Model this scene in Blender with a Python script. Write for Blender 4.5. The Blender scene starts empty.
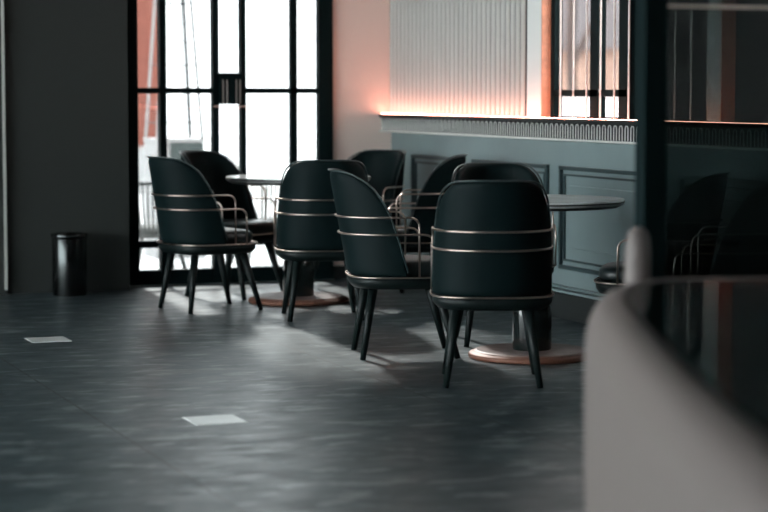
import bpy, bmesh, math, random
from mathutils import Vector, Matrix
C = bpy.context.scene
random.seed(4)
# ---------------------------------------------------------------- camera
PSI = math.radians(20.85); PITCH = math.atan(164 / 2100)
cam_d = bpy.data.cameras.new('camera'); cam = bpy.data.objects.new('camera', cam_d)
C.collection.objects.link(cam); C.camera = cam
cam.location = (0, 0, 1.25)
cam.rotation_euler = (math.pi / 2 - PITCH, 0, -PSI)
cam_d.sensor_width = 36; cam_d.lens = 2100 * 36 / 768
cam_d.dof.use_dof = True; cam_d.dof.focus_distance = 10.0; cam_d.dof.aperture_fstop = 2.0
cam_d.clip_start = .05; cam_d.clip_end = 300
# ---------------------------------------------------------------- world, sun, exposure
C.view_settings.view_transform = 'Standard'; C.view_settings.look = 'None'
C.view_settings.exposure = 0.0; C.view_settings.gamma = 1; C.view_settings.use_curve_mapping = False
w = bpy.data.worlds.new('world'); C.world = w; w.use_nodes = True
bg = w.node_tree.nodes['Background']; bg.inputs[0].default_value = (.93, .98, 1, 1); bg.inputs[1].default_value = 12.0
sd = bpy.data.lights.new('sun', 'SUN'); sd.energy = 13.0; sd.angle = math.radians(4.5); sd.color = (1, .97, .93)
sun = bpy.data.objects.new('sun', sd); C.collection.objects.link(sun)
SE = math.radians(32); SA = math.radians(0)
dirv = Vector((-math.sin(math.radians(4)) * math.cos(SE), -math.cos(math.radians(4)) * math.cos(SE), -math.sin(SE)))
sun.rotation_euler = dirv.to_track_quat('-Z', 'Y').to_euler(); sun.location = (4, 20, 8)

# ---------------------------------------------------------------- materials
def mat(name, col, rough=.5, metal=0, bump=0, bscale=60, sheen=0, var=0, vscale=8, spec=.5, coat=0, emit=None, es=0):
    m = bpy.data.materials.new(name); m.use_nodes = True; nt = m.node_tree; b = nt.nodes['Principled BSDF']
    b.inputs['Base Color'].default_value = (*col, 1); b.inputs['Roughness'].default_value = rough
    b.inputs['Metallic'].default_value = metal; b.inputs['Specular IOR Level'].default_value = spec
    b.inputs['Sheen Weight'].default_value = sheen; b.inputs['Sheen Roughness'].default_value = .4
    b.inputs['Coat Weight'].default_value = coat
    if emit: b.inputs['Emission Color'].default_value = (*emit, 1); b.inputs['Emission Strength'].default_value = es
    tc = nt.nodes.new('ShaderNodeTexCoord')
    if var:
        n = nt.nodes.new('ShaderNodeTexNoise'); n.inputs['Scale'].default_value = vscale; n.inputs['Detail'].default_value = 6
        nt.links.new(tc.outputs['Object'], n.inputs['Vector'])
        r = nt.nodes.new('ShaderNodeValToRGB'); r.color_ramp.elements[0].position = .3; r.color_ramp.elements[1].position = .7
        r.color_ramp.elements[0].color = (*[c * (1 - var) for c in col], 1); r.color_ramp.elements[1].color = (*[min(1, c * (1 + var)) for c in col], 1)
        nt.links.new(n.outputs['Fac'], r.inputs['Fac']); nt.links.new(r.outputs['Color'], b.inputs['Base Color'])
    if bump:
        n = nt.nodes.new('ShaderNodeTexNoise'); n.inputs['Scale'].default_value = bscale; n.inputs['Detail'].default_value = 4
        nt.links.new(tc.outputs['Object'], n.inputs['Vector'])
        bp = nt.nodes.new('ShaderNodeBump'); bp.inputs['Strength'].default_value = bump; bp.inputs['Distance'].default_value = .01
        nt.links.new(n.outputs['Fac'], bp.inputs['Height']); nt.links.new(bp.outputs['Normal'], b.inputs['Normal'])
    return m
def glass(name, tint, refl=1.0):
    m = bpy.data.materials.new(name); m.use_nodes = True; nt = m.node_tree; nt.nodes.clear()
    o = nt.nodes.new('ShaderNodeOutputMaterial'); mx = nt.nodes.new('ShaderNodeMixShader')
    t = nt.nodes.new('ShaderNodeBsdfTransparent'); t.inputs[0].default_value = (*tint, 1)
    g = nt.nodes.new('ShaderNodeBsdfGlossy'); g.inputs['Roughness'].default_value = .02
    fr = nt.nodes.new('ShaderNodeFresnel'); fr.inputs[0].default_value = 1.45
    mu = nt.nodes.new('ShaderNodeMath'); mu.operation = 'MULTIPLY'; mu.inputs[1].default_value = refl
    nt.links.new(fr.outputs[0], mu.inputs[0]); nt.links.new(mu.outputs[0], mx.inputs[0])
    nt.links.new(t.outputs[0], mx.inputs[1]); nt.links.new(g.outputs[0], mx.inputs[2]); nt.links.new(mx.outputs[0], o.inputs[0])
    return m
def floor_mat():
    m = mat('slate_floor', (.06, .075, .08), .42, spec=.38); nt = m.node_tree; b = nt.nodes['Principled BSDF']; L = nt.links.new
    tc = nt.nodes['Texture Coordinate']
    def noise(scale, sc, det=6):
        mp = nt.nodes.new('ShaderNodeMapping'); mp.inputs['Scale'].default_value = sc; mp.inputs['Rotation'].default_value = (0, 0, .35)
        n = nt.nodes.new('ShaderNodeTexNoise'); n.inputs['Scale'].default_value = scale; n.inputs['Detail'].default_value = det; n.inputs['Roughness'].default_value = .6
        L(tc.outputs['Object'], mp.inputs[0]); L(mp.outputs[0], n.inputs['Vector']); return n
    def ramp(src, p0, p1, c0, c1):
        r = nt.nodes.new('ShaderNodeValToRGB'); e = r.color_ramp.elements
        e[0].position = p0; e[1].position = p1; e[0].color = (*c0, 1); e[1].color = (*c1, 1); L(src, r.inputs[0]); return r
    n1 = noise(1.6, (1, 1, 1)); base = ramp(n1.outputs[0], .3, .72, (.026, .045, .053), (.052, .079, .087))
    n2 = noise(4.2, (1, 2.2, 1), 9); vein = ramp(n2.outputs[0], .54, .62, (0, 0, 0), (.9, .9, .9))
    mx = nt.nodes.new('ShaderNodeMix'); mx.data_type = 'RGBA'; L(vein.outputs[0], mx.inputs[0]); L(base.outputs[0], mx.inputs[6]); mx.inputs[7].default_value = (.19, .225, .23, 1)
    br = nt.nodes.new('ShaderNodeTexBrick'); br.offset = 0; mp = nt.nodes.new('ShaderNodeMapping')
    mp.inputs['Location'].default_value = (-1.81 + 4.2, -7.24 + 7 * 1.4, 0)
    L(tc.outputs['Object'], mp.inputs[0]); L(mp.outputs[0], br.inputs[0])
    br.inputs['Scale'].default_value = 1; br.inputs['Brick Width'].default_value = 1.4; br.inputs['Row Height'].default_value = 1.4; br.inputs['Mortar Size'].default_value = .006
    br.inputs['Mortar Smooth'].default_value = .3
    m2 = nt.nodes.new('ShaderNodeMix'); m2.data_type = 'RGBA'; L(br.outputs['Fac'], m2.inputs[0]); L(mx.outputs[2], m2.inputs[6]); m2.inputs[7].default_value = (.018, .022, .024, 1)
    L(m2.outputs[2], b.inputs['Base Color'])
    n3 = noise(5, (1, 1.6, 1)); rr = ramp(n3.outputs[0], .3, .7, (.32,) * 3, (.48,) * 3); L(rr.outputs[0], b.inputs['Roughness'])
    bp = nt.nodes.new('ShaderNodeBump'); bp.inputs['Strength'].default_value = .08; bp.inputs['Distance'].default_value = .01; L(n3.outputs[0], bp.inputs['Height']); L(bp.outputs[0], b.inputs['Normal'])
    return m
M = dict(
    floor=floor_mat(),
    wall_dark=mat('charcoal_plaster', (.024, .029, .027), .8, bump=.1),
    plaster=mat('pink_glow_plaster', (.85, .69, .62), .8, bump=.08),  # pink glow of the warm lighting is mixed into the beige plaster colour
    ceiling=mat('ceiling_paint', (.18, .18, .18), .9),
    teal=mat('teal_lacquer', (.19, .25, .255), .45, var=.12, vscale=2),
    teal_dark=mat('dark_teal_moulding', (.03, .055, .06), .4),
    ledge=mat('dark_ledge', (.016, .02, .02), .6, spec=.3),
    frieze=mat('pale_metal_loop', (.75, .76, .72), .4, .3),
    flute_back=mat('groove_shade_grey', (.05, .05, .048), .8),
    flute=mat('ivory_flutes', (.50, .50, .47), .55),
    ivory=mat('ivory_paint', (.72, .75, .73), .6),
    copper_wood=mat('copper_toned_wood', (.75, .33, .20), .45, var=.15, vscale=20),
    black=mat('black_metal_frame', (.003, .010, .011), .6, spec=.06),
    steel=mat('brushed_steel', (.6, .62, .6), .35, .9),
    glass=glass('clear_glass', (.55, .56, .56)),
    sideglass=glass('side_glass', (.97, .99, .99), .4),
    streetglass=glass('street_glass', (.62, .59, .58), .15),
    tint=glass('smoked_glass', (.2, .235, .235), .8),
    velvet=mat('dark_green_velvet', (.002, .009, .010), .6, bump=.12, bscale=350, spec=.12),
    highlight_piping=mat('rim_highlight_leather', (.03, .05, .052), .32),
    seat=mat('dark_leather_seat', (.012, .022, .023), .38, bump=.1, bscale=200),
    brass=mat('rose_brass', (.60, .48, .42), .3, 1),
    legwood=mat('black_stained_wood', (.004, .009, .009), .5, var=.3, vscale=30, spec=.25),
    tabletop=mat('pale_stone_top', (.70, .71, .70), .15, var=.1, vscale=6),
    topedge=mat('dark_table_edge', (.04, .045, .045), .35),
    pedestal=mat('black_lacquer', (.006, .01, .01), .18, coat=.5),
    basetop=mat('brown_marble', (.25, .175, .155), .5, var=.3, vscale=9),
    basecopper=mat('copper_lip', (.20, .085, .055), .55, .2),
    bin=mat('black_chrome', (.05, .055, .055), .22, .95),
    inlay=mat('pale_stone_inlay', (.88, .92, .90), .26, var=.04, spec=.8),
    pale=mat('pale_upholstery', (.165, .138, .13), .55, bump=.05),
    gloss=mat('gloss_black_top', (.003, .010, .010), .06),
    led=mat('led_strip', (1, .6, .5), .5, emit=(1, .38, .28), es=50),
    trimgrey=mat('grey_trim', (.5, .52, .48), .6),
    rod=mat('pale_brass_rod', (.8, .74, .70), .35, .3),
    blind=mat('black_blind', (.003, .008, .008), .7, spec=.05),
    # outside
    pave=mat('pale_paving', (.7, .7, .7), .8), terracotta=mat('terracotta_render', (.20, .06, .04), .8, var=.1),
    heater=mat('white_steel', (.35, .35, .35), .5), heatdark=mat('grey_steel', (.04, .04, .042), .5),
    boxgrey=mat('grey_green_panel', (.06, .08, .078), .6), rope=mat('pale_rope', (.12, .125, .12), .8), darkmetal=mat('dark_metal', (.03, .035, .035), .5),
    stone=mat('beige_stone', (.30, .21, .165), .8, var=.25, vscale=3), shop=mat('grey_awning', (.105, .108, .118), .7, var=.15, vscale=1), bark=mat('bark', (.09, .075, .07), .9),
    carpaint=mat('white_paint', (.7, .7, .72), .3), carglass=mat('car_glass', (.02, .02, .03), .1), tyre=mat('tyre_rubber', (.02, .02, .02), .7),
)
# ---------------------------------------------------------------- helpers
def link(o, parent=None):
    C.collection.objects.link(o)
    if parent: o.parent = parent
    return o
def obj(name, bm, m, parent=None, smooth=False, bevel=0, sub=0, solid=0, kind=None, loc=None):
    bmesh.ops.recalc_face_normals(bm, faces=bm.faces)
    me = bpy.data.meshes.new(name); bm.to_mesh(me); bm.free(); me.materials.append(M[m])
    if smooth:
        for p in me.polygons: p.use_smooth = True
    o = bpy.data.objects.new(name, me); link(o, parent)
    if loc: o.location = loc
    if solid:
        s = o.modifiers.new('solid', 'SOLIDIFY'); s.thickness = solid; s.offset = -1
    if bevel:
        b = o.modifiers.new('bevel', 'BEVEL'); b.width = bevel; b.segments = 2; b.limit_method = 'ANGLE'
    if sub:
        s = o.modifiers.new('sub', 'SUBSURF'); s.levels = sub; s.render_levels = sub
    if kind: o['kind'] = kind
    return o
def struct(name, bm, m, parent=None, **k):
    return obj(name, bm, m, parent, kind='structure', **k)
def tag(o, label, cat, group=None):
    o['label'] = label; o['category'] = cat
    if group: o['group'] = group
    return o
def empty(name, loc, rz=0, kind=None):
    o = bpy.data.objects.new(name, None); link(o); o.location = loc; o.rotation_euler = (0, 0, rz); o.empty_display_size = .1
    if kind: o['kind'] = kind
    return o
def bx(bm, x0, x1, y0, y1, z0, z1):
    v = [bm.verts.new((x, y, z)) for x in (x0, x1) for y in (y0, y1) for z in (z0, z1)]
    for f in ((0, 1, 3, 2), (4, 6, 7, 5), (0, 4, 5, 1), (2, 3, 7, 6), (0, 2, 6, 4), (1, 5, 7, 3)): bm.faces.new([v[i] for i in f])
    return bm
def box(*a): return bx(bmesh.new(), *a)
def tube(bm, pts, r, seg=8, closed=False, r1=None):
    pts = [Vector(p) for p in pts]; n = len(pts); rings = []; up = None
    for i, p in enumerate(pts):
        a = pts[(i - 1) % n] if (closed or i) else p; b = pts[(i + 1) % n] if (closed or i < n - 1) else p
        t = (b - a).normalized()
        if up is None: up = Vector((0, 0, 1)) if abs(t.z) < .9 else Vector((1, 0, 0))
        s = t.cross(up).normalized(); up = s.cross(t).normalized()
        rr = r if r1 is None else r + (r1 - r) * i / (n - 1)
        rings.append([bm.verts.new(p + (s * math.cos(k * 2 * math.pi / seg) + up * math.sin(k * 2 * math.pi / seg)) * rr) for k in range(seg)])
    m = n if closed else n - 1
    for i in range(m):
        A, B = rings[i], rings[(i + 1) % n]
        for k in range(seg): bm.faces.new((A[k], A[(k + 1) % seg], B[(k + 1) % seg], B[k]))
    if not closed:
        bm.faces.new(rings[0]); bm.faces.new(rings[-1][::-1])
    return bm
def rings_mesh(bm, rings, caps=True):
    R = [[bm.verts.new(p) for p in r] for r in rings]; n = len(R[0])
    for A, B in zip(R, R[1:]):
        for k in range(n): bm.faces.new((A[k], A[(k + 1) % n], B[(k + 1) % n], B[k]))
    if caps: bm.faces.new(R[0]); bm.faces.new(R[-1][::-1])
    return bm
def lathe(prof, seg=48, bm=None):
    bm = bm or bmesh.new()
    return rings_mesh(bm, [[(r * math.cos(k * 2 * math.pi / seg), r * math.sin(k * 2 * math.pi / seg), z) for k in range(seg)] for r, z in prof])
def sup(a, b, n, seg=48, z=0, cy=0):
    out = []
    for k in range(seg):
        t = k * 2 * math.pi / seg; c, s = math.cos(t), math.sin(t)
        out.append((a * math.copysign(abs(c) ** (2 / n), c), cy + b * math.copysign(abs(s) ** (2 / n), s), z))
    return out
def W(lat, d, z=0):
    return Vector((lat * math.cos(PSI) + d * math.sin(PSI), -lat * math.sin(PSI) + d * math.cos(PSI), z))
def copy_tree(o, parent=None):
    c = o.copy(); C.collection.objects.link(c)
    if parent: c.parent = parent
    for ch in list(o.children): copy_tree(ch, c)
    return c
# ---------------------------------------------------------------- structure
XR, YG, YL, LED = 5.08, 13.2, 12.95, 1.10
CE = 3.0
struct('floor', box(-5, 5.4, -4, 13.3, -.1, 0), 'floor')
struct('ceiling', box(-5, 5.4, -4, 13.4, CE, CE + .1), 'ceiling')
TX = 2.425
struct('wall_back', box(TX, 3.21, YL, YL + .30, 0, CE), 'wall_dark')
struct('wall_back', box(-5, TX - .012, YL - .03, YL + .30, 0, CE), 'wall_dark')
struct('trim_1', box(TX - .014, TX + .002, YL - .045, YL - .0, .03, CE), 'trimgrey')
struct('wall_back_corner', box(4.655, 5.4, YG, YG + .2, 0, CE), 'plaster').name = 'wall_back'
struct('wall_front', box(-5, 5.4, -4.1, -4, 0, CE), 'wall_dark')
# unseen left wall; its row of windows is added for ambient daylight
struct('wall_left', box(-5.1, -5, -4, 1.5, 0, CE), 'wall_dark'); struct('wall_left', box(-5.1, -5, 12.2, 13.4, 0, CE), 'wall_dark')
struct('wall_left', box(-5.1, -5, 1.5, 12.2, 2.9, CE), 'wall_dark'); struct('wall_left', box(-5.1, -5, 1.5, 12.2, 0, .1), 'wall_dark')
bm = bmesh.new()
for y in (1.53, 3.6, 5.7, 7.9, 10, 12.17): bx(bm, -5.08, -5.02, y - .03, y + .03, .1, 2.9)
wl = struct('fill_window', bm, 'black'); struct('pane', box(-5.055, -5.045, 1.53, 12.17, .1, 2.9), 'sideglass', wl)
# right wall: base wall, upper wall pieces round the windows
struct('wall_right', box(XR, XR + .108, -4, YG, 0, LED), 'teal')
WIN = [(8.96, 10.84), (6.9, 8.83), (4.9, 6.78)]
up = bmesh.new(); ed = [YG + .0, 10.84, 8.96, 8.83, 6.9, 6.78, 4.9, -4]
for a, b in zip(ed[0::2], ed[1::2]): bx(up, XR, XR + .108, b, a, LED, CE)
struct('wall_right', up, 'ivory')
up = bmesh.new()
for a, b in WIN: bx(up, XR, XR + .108, a, b, 2.7, CE)
struct('wall_right', up, 'ivory')
for k, (a, b) in enumerate(WIN):
    struct('trim_2', box(XR + .0, XR + .107, b - .012, b - .001, LED, 2.7), 'copper_wood')
# fluted cladding between corner and first pilaster
bm = bmesh.new(); y = YG - .035; 
while y > 11.04:
    seg = 8; r = .022
    ring = [(XR - r * math.sin(math.pi * k / seg), y - r * math.cos(math.pi * k / seg)) for k in range(seg + 1)]
    V = [[bm.verts.new((px, py, z)) for px, py in ring] for z in (LED + .001, CE)]
    for k in range(seg): bm.faces.new((V[0][k], V[0][k + 1], V[1][k + 1], V[1][k]))
    y -= .07
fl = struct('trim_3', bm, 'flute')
struct('backing', box(XR - .004, XR, 11.03, YG, LED, CE), 'flute_back', fl)  # dark colour between the ribs stands in for shade in the grooves
# ledge with loop frieze
lf = XR - .09
led = struct('trim_4', box(lf, XR, -4, YG, LED - .018, LED), 'ledge', bevel=.004)
struct('front_lip', box(lf, lf + .012, -4, YG, LED, LED + .006), 'ledge', led)
struct('frieze_band', box(lf + .02, XR, -4, YG, .99, LED - .018), 'ledge', led)
struct('lower_moulding', box(lf, XR, -4, YG, .984, .996), 'frieze', led, bevel=.003)
bm = bmesh.new(); yy = YG - .03
while yy > 4.5:
    xx = lf + .018; w2 = .016; zt = 1.060; zb = .998
    pts = [(xx, yy - w2, zb), (xx, yy - w2, zt)] + [(xx, yy - w2 * math.cos(a), zt + w2 * math.sin(a)) for a in (.6, 1.2, 1.94, 2.54)] + [(xx, yy + w2, zt), (xx, yy + w2, zb)]
    tube(bm, pts, .003, 5); yy -= .064
struct('loop_pattern', bm, 'frieze', led)
# wainscot panels
def frame_rect(bm, y0, y1, z0, z1, w_, x0, x1):
    bx(bm, x0, x1, y0, y1, z1 - w_, z1); bx(bm, x0, x1, y0, y1, z0, z0 + w_)
    bx(bm, x0, x1, y0, y0 + w_, z0 + w_, z1 - w_); bx(bm, x0, x1, y1 - w_, y1, z0 + w_, z1 - w_)
for (ya, yb) in [(12.05, 12.79), (10.72, 11.79), (9.35, 10.56), (7.9, 9.19), (6.45, 7.74), (5.0, 6.29)]:
    bm = bmesh.new(); frame_rect(bm, ya, yb, .27, .842, .022, XR - .022, XR); frame_rect(bm, ya + .045, yb - .045, .315, .80, .012, XR - .014, XR)
    p = struct('wainscot_moulding', bm, 'teal_dark', bevel=.003); p.name = 'trim_5'
    struct('raised_field', box(XR - .016, XR, ya + .12, yb - .12, .39, .738), 'teal', p, bevel=.006)
bb = struct('baseboard_right', box(XR - .05, XR, -4, YG, 0, .14), 'ledge', bevel=.006)
bm = bmesh.new(); bx(bm, XR - .05, XR, -4, YG, .142, .158); bx(bm, XR - .035, XR, -4, YG, .168, .178); struct('bead', bm, 'teal', bb, bevel=.004)
struct('baseboard_back', box(4.66, XR - .05, YG - .015, YG, 0, .09), 'ledge')
# LED strip along the ledge
struct('led_strip', box(XR - .082, XR - .070, 4.9, YG - .02, LED, LED + .008), 'led')

# glass facade
XA, XB = 3.21, 4.655
bm = bmesh.new(); y0, y1 = YG - .03, YG + .04
for a, b in ((3.272, 3.331), (3.476, 3.519), (3.83, 3.871), (4.02, 4.055), (4.557, 4.655)): bx(bm, a, b, y0, y1, 0, CE)
bx(bm, XA, 3.28, y0, YG + .02, 0, CE)
bx(bm, 4.364, 4.41, y0 + .01, y1 - .01, 0, CE)
for a, b in ((3.331, 3.476), (3.519, 3.83), (4.055, 4.557)):
    bx(bm, a, b, y0 + .01, y1 - .01, 1.24, 1.277)
for a, b in ((3.331, 3.83), (3.871, 4.02), (4.055, 4.557)):
    bx(bm, a, b, y0 + .012, y1 - .012, .245, .291); bx(bm, a, b, y0 + .012, y1 - .012, 0, .10)
    bx(bm, a, b, y0 + .012, y1 - .012, 2.92, CE)
bx(bm, 3.871, 4.02, y0 + .012, y1 - .012, 1.36, 1.375)
dr = struct('door_1', bm, 'black', bevel=.002)
struct('pane', box(3.331, 4.557, YG + .002, YG + .008, .1, 2.92), 'glass', dr)
lb = struct('lock_box', box(3.872, 4.019, YG - .06, YG + .045, 1.17, 1.372), 'black', dr, bevel=.004)
bm = bmesh.new()
for x in (3.885, 3.912, 3.975, 4.0): bx(bm, x, x + .005, YG - .064, YG - .059, 1.175, 1.33)
struct('reflection_streaks', bm, 'steel', lb)  # pale strips modelled for streaks reflected on the dark box
struct('lower_plate', box(3.832, 4.052, YG - .064, YG - .045, 1.152, 1.162), 'brass', dr)
struct('threshold', box(3.21, 4.655, YG - .05, YG - .03, 0, .006), 'steel', dr)
# street window frames on the right wall
X1 = XR + .055
bm = bmesh.new()
bx(bm, X1, X1 + .05, 10.24, 10.33, LED, 2.7); bx(bm, X1, X1 + .05, 9.86, 9.99, LED, 2.7); bx(bm, X1, X1 + .05, 10.78, 10.828, LED, 2.7)
bx(bm, X1, X1 + .05, 9.9, 10.8, 1.225, 1.262); bx(bm, X1, X1 + .05, 9.9, 10.8, LED, LED + .015)
bx(bm, X1, X1 + .05, 9.63, 9.70, LED, 2.7)
wf = struct('window_1', bm, 'black'); struct('pane', box(X1 + .02, X1 + .026, 9.9, 10.83, LED, 2.7), 'streetglass', wf)
struct('blind', box(X1 + .03, X1 + .045, 8.96, 9.9, LED, 2.7), 'blind', wf)
bm = bmesh.new()
for a, b in WIN[1:]: bx(bm, X1 + .02, X1 + .04, a, b - .012, LED, 2.7)
wf2 = struct('window_2', bm, 'blind')
# rod screen in front of the street window
rs = empty('rod_screen', (XR + .02, 9.9, LED)); tag(rs, 'screen of thin pale upright rods before the street window', 'screen')
y = 10.63
while y > 8.98:
    obj('rod', tube(bmesh.new(), [(0, y - 9.9, 0), (0, y - 9.9, 1.58)], .0055, 8), 'rod', rs); y -= .1645
obj('top_rail', box(-.012, .012, -.93, .92, 1.58, 1.6), 'rod', rs)

# ---------------------------------------------------------------- chairs
A_, B_, YC, N_ = .256, .27, .015, 2.35
def plan(p, a=A_, b=B_):       # p in [-1,1]
    t = p * math.pi / 2; s, c = math.sin(t), math.cos(t)
    return a * math.copysign(abs(s) ** (2 / N_), s), YC - b * abs(c) ** (2 / N_)
RIM = [(0, .882), (.05, .884), (.08, .879), (.12, .861), (.155, .83), (.185, .78), (.21, .71), (.23, .62), (.245, .53), (.257, .44), (.268, .41)]
def rim(x, y):
    t = y - (YC - B_)
    for (a, za), (b, zb) in zip(RIM, RIM[1:]):
        if t <= b: z = za + (zb - za) * max(0, (t - a)) / (b - a); break
    else: z = .43
    return max(.41, z - .034 * (abs(x) / .25) ** 4)
def lean(x, y, z):
    v = max(0, (z - .40) / .48); t = max(0, min(1, (y - (YC - B_)) / .33))
    return x * (1 - .07 * v ** 1.5), y - .088 * v * (1 - .45 * t)
def shell_pt(p, v, off=0):
    x, y = plan(p, A_ + off, B_ + off); x0, y0 = plan(p); z = .385 + (rim(x0, y0) - .385) * v
    x, y = lean(x, y, z); return Vector((x, y, z))
PS = [math.sin(k / 22 * math.pi / 2) * .985 if False else k / 22 for k in range(-22, 23)]
def make_chair():
    root = empty('dining_chair', (0, 0, 0))
    bm = bmesh.new(); NV = 9
    G = [[bm.verts.new(shell_pt(p * .985, j / NV)) for j in range(NV + 1)] for p in PS]
    for a, b in zip(G, G[1:]):
        for j in range(NV): bm.faces.new((a[j], b[j], b[j + 1], a[j + 1]))
    o = obj('backrest', bm, 'velvet', root, smooth=True)
    s = o.modifiers.new('solid', 'SOLIDIFY'); s.thickness = .042
    bmn = o.data
    # make thickness go inwards whatever the face normals say
    cx = sum((p.normal.dot(Vector((p.center.x, p.center.y - YC, 0))) for p in bmn.polygons))
    s.offset = -1 if cx > 0 else 1
    sb = o.modifiers.new('sub', 'SUBSURF'); sb.levels = 1; sb.render_levels = 2
    obj('highlight_piping', tube(bmesh.new(), [shell_pt(p * .985, 1.0, .0) + Vector((0, 0, .001)) for p in PS], .0045, 6), 'highlight_piping', o, smooth=True)  # lighter, glossier tube added to draw the highlight along the rim
    # seat
    n = 3.2
    R = [sup(.19, .19, n, z=0.384, cy=.015), sup(.215, .215, n, z=0.389, cy=.015), sup(.225, .225, n, z=0.414, cy=.015), sup(.222, .222, n, z=0.439, cy=.015), sup(.205, .205, n, z=0.456, cy=.015), sup(.15, .15, n, z=0.464, cy=.015), sup(.05, .05, n, z=0.466, cy=.015)]
    obj('seat', rings_mesh(bmesh.new(), R), 'seat', root, smooth=True)
    R = [sup(.20, .20, n, z=0.329), sup(.235, .235, n, z=0.334), sup(.258, .25, n, z=0.356), sup(.26, .252, n, z=0.386), sup(.24, .235, n, z=0.388)]
    fr = obj('seat_frame', rings_mesh(bmesh.new(), R), 'legwood', root, smooth=True)
    obj('rim_band', tube(bmesh.new(), sup(.264, .257, n, z=0.388), .0045, 6, closed=True), 'brass', fr, smooth=True)
    for z, yf in ((.668, .055), (.588, .125)):
        def side(sg):
            q = []
            for k in range(0, 23):
                p = sg * k / 22 * .97; x, y = plan(p, A_ + .008, B_ + .008)
                x, y = lean(x, y, z); q.append(Vector((x, y, z)))
            xe = q[-1].x; q.append(Vector((xe, yf - .05, z)))
            for a in (.4, .8, 1.2): q.append(Vector((xe, yf - .045 + .045 * math.sin(a), z - .045 + .045 * math.cos(a))))
            q.append(Vector((xe, yf, z - .05))); q.append(Vector((xe, yf, .388)))
            return q
        pts = side(-1)[::-1] + side(1)[1:]
        obj('arm_rail', tube(bmesh.new(), pts, .0052, 7), 'brass', root, smooth=True)
    for sx in (-1, 1):
        for sy in (-1, 1):
            top = Vector((sx * .15, sy * .15, .340)); bot = Vector((sx * .2, .245 if sy > 0 else -.205, 0))
            obj('leg', tube(bmesh.new(), [top, bot.lerp(top, .5), bot], .024, 10, r1=.0135), 'legwood', root, smooth=True)
    return root
chair0 = make_chair()
#        lat,  d,    facing (lat, d), label
chairs = [
 (-1.02, 12.07, (.86, .52), 'dark velvet tub chair nearest the steel waste bin, its back to the camera'),
 (-.93, 13.02 - .12, (.80, -.55), 'dark tub chair against the glass doors, on the far left of the pale round table'),
 (-.34, 11.62, (-.12, .98), 'dark tub chair seen from behind that hides the right half of the far round table'),
 (.08, 9.98, (.985, .12), 'dark tub chair in profile facing right, left of the near round table'),
 (-.17, 13.05 - .06, (-.62, -.78), 'dark tub chair in front of the pink lit plaster wall, only its rounded top showing'),
 (.14, 12.25, (-.99, .05), 'dark tub chair in profile facing left, between the far table and the teal wall'),
 (.465, 9.02, (.02, 1), 'dark tub chair nearest the camera, full back with brass rails in the middle'),
 (.585, 10.52, (.08, -1), 'dark tub chair whose rounded top shows just above the nearest chair'),
 (1.235, 9.63, (-.98, .25), 'dark tub chair right of the near table, its arm rails showing beside the smoked glass'),
 (1.37, 8.85, (-.97, .2), 'dark tub chair seen wholly through the smoked glass partition'),
]
for i, (lat, d, fc, lab) in enumerate(chairs):
    o = chair0 if i == 0 else copy_tree(chair0)
    o.location = W(lat, d); f = W(*fc); o.rotation_euler = (0, 0, math.atan2(f.y, f.x) - math.pi / 2)
    tag(o, lab, 'chair', 'dark tub dining chairs')
# ---------------------------------------------------------------- tables
def make_table():
    root = empty('round_table', (0, 0, 0))
    tp = obj('table_top', lathe([(.40, .722), (.425, .726), (.432, .738), (.432, .745), (.429, .75), (.0005, .75)], 64), 'tabletop', root, smooth=False)
    obj('edge_band', lathe([(.10, .712), (.40, .712), (.424, .727), (.4325, .738), (.4325, .742), (.427, .742), (.39, .722), (.10, .722)], 64), 'topedge', tp)
    bs = obj('base', lathe([(.27, .022), (.272, .034), (.262, .038), (.0005, .038)], 64), 'basetop', root)
    obj('base_lip', lathe([(.285, 0), (.30, .004), (.302, .018), (.292, .026), (.278, .027), (.268, .036), (.25, .0365), (.25, .0005)], 64), 'basecopper', bs, smooth=True)
    obj('pedestal', lathe([(.088, .036), (.092, .045), (.092, .22), (.088, .245), (.07, .262), (.05, .27), (.042, .30), (.042, .66), (.055, .69), (.10, .705), (.11, .716), (.0005, .716)], 40), 'pedestal', root, smooth=True)
    return root
t1 = make_table(); t1.location = W(-.51, 12.5); tag(t1, 'round pale topped pedestal table in front of the glass doors', 'table', 'round pedestal tables')
t2 = copy_tree(t1); t2.location = W(.70, 9.87); tag(t2, 'nearer round pedestal table by the teal panelled wall, with a copper edged base', 'table', 'round pedestal tables')
# ---------------------------------------------------------------- waste bin
b0 = empty('waste_bin', W(-1.94, 12.91)); tag(b0, 'dark chromed cylindrical waste bin against the charcoal wall', 'bin')
obj('body', lathe([(.100, 0), (.104, .004), (.108, .35), (.104, .353), (.0005, .353)], 48), 'bin', b0, smooth=True).modifiers.new('b', 'BEVEL').limit_method = 'ANGLE'
obj('rim', lathe([(.1121, .356), (.114, .36), (.114, .378), (.110, .383), (.085, .383), (.080, .375), (.078, .356)], 48), 'bin', b0, smooth=True)
# ---------------------------------------------------------------- floor inlays
for (x, y), lab in (((2.17, 10.475), 'pale square stone set in the dark floor, the farther of the two'), ((2.226, 7.66), 'pale square stone set in the dark floor, the nearer and larger looking one')):
    o = obj('stone_inlay', box(-.1, .1, -.105, .105, 0, .002), 'inlay', loc=(x, y, 0)); tag(o, lab, 'floor tile', 'square stone inlays')
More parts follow.
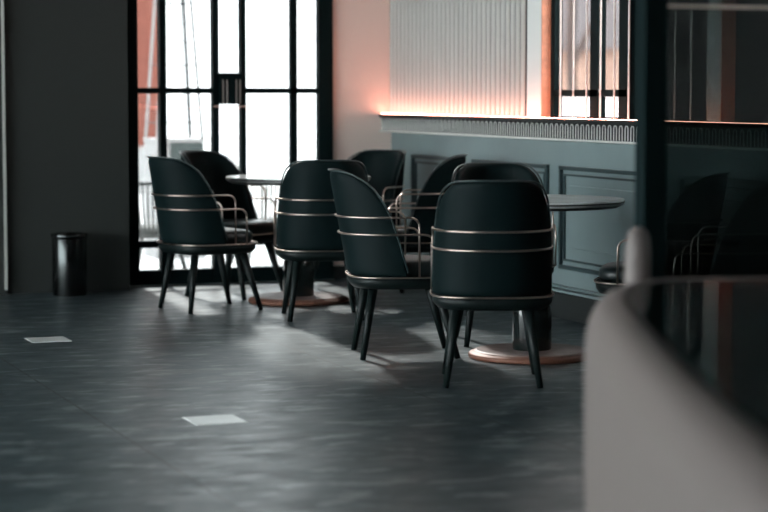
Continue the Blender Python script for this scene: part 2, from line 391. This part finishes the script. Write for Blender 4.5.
# ---------------------------------------------------------------- foreground counter
ct = empty('counter', (0, 0, 0)); tag(ct, 'pale rounded counter with a glossy black top in the right foreground', 'counter')
path = [(.46, 1.9), (.455, 2.6), (.44, 3.3), (.44, 4.0), (.455, 4.6), (.49, 5.1), (.56, 5.45), (.70, 5.66), (.92, 5.72), (1.6, 5.72)]
def catmull(P, n=6):
    P = [Vector((*p, 0)) for p in P]; P = [P[0] * 2 - P[1]] + P + [P[-1] * 2 - P[-2]]; out = []
    for i in range(1, len(P) - 2):
        for k in range(n):
            t = k / n; a, b, c, d = P[i - 1:i + 3]
            out.append(.5 * ((2 * b) + (c - a) * t + (2 * a - 5 * b + 4 * c - d) * t * t + (3 * b - a - 3 * c + d) * t ** 3))
    out.append(P[-2]); return out
cp = catmull(path)
def off(P, o):      # positive = outward (left of travel)
    R_ = []
    for i, p in enumerate(P):
        t = (P[min(i + 1, len(P) - 1)] - P[max(i - 1, 0)]).normalized(); R_.append(p + Vector((-t.y, t.x, 0)) * o)
    return R_
prof = [(-.06, 0), (-.05, .06), (-.0, .10), (.0, .60), (.0, .66), (-.012, .71), (-.04, .742), (-.08, .755), (-.115, .752), (-.125, .735)]
bm = bmesh.new(); G = []
for o_, z in prof: G.append([bm.verts.new(W(q.x, q.y, z)) for q in off(cp, o_)])
for a, b in zip(G, G[1:]):
    for k in range(len(a) - 1): bm.faces.new((a[k], a[k + 1], b[k + 1], b[k]))
obj('padded_side', bm, 'pale', ct, smooth=True, sub=1)
bm = bmesh.new(); inner = off(cp, -.118); far = W(1.75, 5.84 - .118); corner = W(1.75, 1.9)
loop = [W(q.x, q.y, .735) for q in inner] + [W(1.75, inner[-1].y, .735), W(1.75, 1.9, .735)]
lo = [bm.verts.new(p) for p in loop]; hi = [bm.verts.new(p + Vector((0, 0, .015))) for p in loop]
bm.faces.new(hi); bm.faces.new(lo[::-1])
for k in range(len(lo)): bm.faces.new((lo[k], lo[(k + 1) % len(lo)], hi[(k + 1) % len(lo)], hi[k]))
obj('gloss_top', bm, 'gloss', ct)
loop = off(cp, -.14); bm = bmesh.new()
rings_mesh(bm, [[W(q.x, q.y, z) for q in loop] + [W(1.7, loop[-1].y, z), W(1.7, 1.9, z)] for z in (0.0, .735)])
obj('body', bm, 'black', ct)
bp_ = W(.708, 5.84); obj('end_bolster', lathe([(.030, 0), (.034, .02), (.037, .5), (.037, .80), (.033, .845), (.022, .868), (.008, .875), (.0005, .876)], 24), 'pale', ct, smooth=True, loc=bp_)
# ---------------------------------------------------------------- smoked glass partition
pw = W(.735, 6.05); YP = pw.y
pt = empty('glass_partition', (pw.x, YP, 0)); tag(pt, 'tall smoked glass partition with a black post, behind the pale counter', 'partition')
obj('post', box(-.0, .072, -.03, .03, 0, CE - .001), 'black', pt, bevel=.003)
obj('pane', box(.072, XR - .06 - pw.x, -.004, .004, .02, CE - .03), 'tint', pt)
obj('reflection_strip', box(.072, XR - .06 - pw.x, -.012, .012, 1.493, 1.50), 'brass', pt)  # thin bar standing in for a pinkish light line reflected in the glass
obj('bottom_rail', box(.072, XR - .06 - pw.x, -.02, .02, 0, .02), 'black', pt)

# ---------------------------------------------------------------- outside
struct('ground', box(-15, 30, 13.3, 60, -.14, -.04), 'pave'); struct('ground', box(5.4, 30, -10, 13.3, -.14, -.04), 'pave'); struct('ground', box(-15, -5.1, -10, 13.3, -.14, -.04), 'pave')
# pyramid patio heater
ph = empty('patio_heater', (4.33, 16.0, -.04)); tag(ph, 'white pyramid patio heater with a grey green base box outside the doors', 'heater')
obj('base_box', box(-.08, .19, -.19, .19, .05, .90), 'boxgrey', ph, bevel=.01); obj('side_panel', box(-.19, -.081, -.19, .19, .05, .90), 'heater', ph)
obj('plinth', box(-.2, .2, -.2, .2, 0, .05), 'heater', ph); obj('collar', box(-.195, .195, -.195, .195, .90, .93), 'heater', ph)
def half(z): return .18 - (z - .93) * .062
for sx in (-1, 1):
    for sy in (-1, 1):
        a = (sx * half(.93), sy * half(.93), .93); b = (sx * half(2.5), sy * half(2.5), 2.5)
        obj('strut', tube(bmesh.new(), [a, b], .012, 6), 'heatdark' if sx > 0 else 'heater', ph)
for sx in (-1, 1):
    bm = bmesh.new()
    for k in range(60):
        z = .95 + k * .025; h = half(z); x0 = sx * h * (.35 if sx > 0 else .95); 
        tube(bm, [(sx * h * .1 + .02 if sx > 0 else -h * .95, -h, z), (sx * h * .42 + .02 if sx > 0 else -h * .45, -h, z)], .0035, 4)
    for q in (.1, .42) if sx > 0 else (.95, .45):
        tube(bm, [((sx * half(.95) * q + (.02 if sx > 0 else 0)), -half(.95), .95), ((sx * half(2.43) * q + (.02 if sx > 0 else 0)), -half(2.43), 2.43)], .004, 4)
    obj('guard_mesh', bm, 'heatdark', ph)
for z in (1.05, 1.50, 1.98):
    h = half(z); obj('cross_wire', tube(bmesh.new(), [(-h, -h, z), (h, -h, z), (h, h, z), (-h, h, z)], .004, 5, closed=True), 'heatdark', ph)
obj('top_hood', lathe([(.02, 2.5), (.30, 2.5), (.30, 2.53), (.05, 2.62), (.0005, 2.62)], 24), 'heater', ph)
# rope chairs outside
def rope_chair():
    r = empty('rope_chair', (0, 0, 0)); bm = bmesh.new()
    for k in range(34):
        a = math.radians(-200 + k * 220 / 33 ); x, y = math.cos(a), math.sin(a)
        tube(bm, [(.24 * x, .24 * y, .27), (.29 * x, .29 * y, .45), (.31 * x, .31 * y, .64)], .007, 5)
    obj('rope_back', bm, 'rope', r)
    obj('top_hoop', tube(bmesh.new(), [(.315 * math.cos(math.radians(a)), .315 * math.sin(math.radians(a)), .645) for a in range(-205, 30, 10)], .013, 6), 'darkmetal', r)
    obj('seat', lathe([(.20, .25), (.25, .26), (.255, .29), (.2, .33), (.0005, .335)], 28), 'rope', r, smooth=True)
    for a in (45, 135, 225, 315):
        a = math.radians(a); obj('leg', tube(bmesh.new(), [(.17 * math.cos(a), .17 * math.sin(a), .26), (.26 * math.cos(a), .26 * math.sin(a), 0)], .015, 7), 'darkmetal', r)
    return r
rc = rope_chair(); rc.location = (3.83, 14.7, -.04); tag(rc, 'pale rope armchair outside, seen between the left door frame and a dark chair', 'chair', 'rope chairs outside')
r2 = copy_tree(rc); r2.location = (4.80, 15.2, -.04); r2.rotation_euler.z = .9; tag(r2, 'pale rope armchair outside, seen below the far round table top', 'chair', 'rope chairs outside')
# terracotta building
tb = empty('building', (3.0, 26, -.04)); tag(tb, 'terracotta rendered building outside at the left edge of the glass doors', 'building')
obj('wall', box(-6, 3.86, 0, 4, .6, 6), 'terracotta', tb); obj('plinth', box(-6, 3.88, -.03, 4, 0, .6), 'heater', tb)
# street side
sb = empty('building', (16.0, 24, -.04)); tag(sb, 'beige stone shopfront with a grey fascia across the street', 'building')
obj('wall', box(0, 5, -10, 14, 0, 2.0), 'stone', sb); obj('fascia', box(-.2, 5, -10, 14, 2.0, 6), 'shop', sb)
for y in (-3.2, -.2, 2.6): obj('shop_window', box(-.06, 0, y, y + 1.3, .5, 1.5), 'ivory', sb)
tr = empty('street_tree', (11.5, 23.6, -.04)); tag(tr, 'dark tree trunk across the street seen through the window', 'tree')
obj('trunk', tube(bmesh.new(), [(0, 0, 0), (.03, .02, .9), (-.02, .05, 1.8), (.0, .0, 3.0)], .07, 12, r1=.05), 'bark', tr, smooth=True)
for k, (a, b) in enumerate((((-.02, .05, 1.6), (.1, -.9, 2.6)), ((0, 0, 2.2), (.2, .9, 3.3)))): obj('branch', tube(bmesh.new(), [a, b], .05, 8, r1=.02), 'bark', tr)
rnd = random.Random(3); bm = bmesh.new()
for k in range(400):
    c = Vector((rnd.gauss(0, .8), rnd.gauss(0, .8), 3.9 + rnd.gauss(0, .5))); n = Vector((rnd.gauss(0, 1), rnd.gauss(0, 1), rnd.gauss(0, 1))).normalized(); u = n.orthogonal() * .1; v_ = n.cross(u)
    bm.faces.new([bm.verts.new(c + q) for q in (u, v_, -u, -v_)])
obj('foliage', bm, 'boxgrey', tr)
def car(loc, lab):
    c = empty('parked_car', loc, math.pi / 2); tag(c, lab, 'car')
    R = []
    side = [(-2.0, .25), (-2.05, .6), (-1.9, .78), (-1.1, .86), (-.6, 1.2), (.9, 1.24), (1.5, .88), (2.0, .8), (2.05, .4), (2.0, .25)]
    bm = bmesh.new()
    for yy, s in ((-.8, .98), (-.7, 1), (.7, 1), (.8, .98)): pass
    rings_mesh(bm, [[(x, yy, z * s if z > .9 else z) for x, z in side] for yy, s in ((-.8, .93), (-.66, 1), (.66, 1), (.8, .93))])
    obj('body', bm, 'carpaint', c, bevel=.03)
    obj('side_glass', rings_mesh(bmesh.new(), [[(-.95, y, .88), (-.52, y, 1.09), (.86, y, 1.11), (1.3, y, .88)] for y in (-.805, .805)]), 'carglass', c)
    for x in (-1.3, 1.3):
        for y in (-.78, .78):
            o = obj('wheel', lathe([(.0005, -.1), (.28, -.1), (.31, -.06), (.31, .06), (.28, .1), (.0005, .1)], 24), 'tyre', c); o.rotation_euler = (math.pi / 2, 0, 0); o.location = (x, y, .31)
    return c
car((10.2, 20.6, -.04), 'white parked car low in the street window')
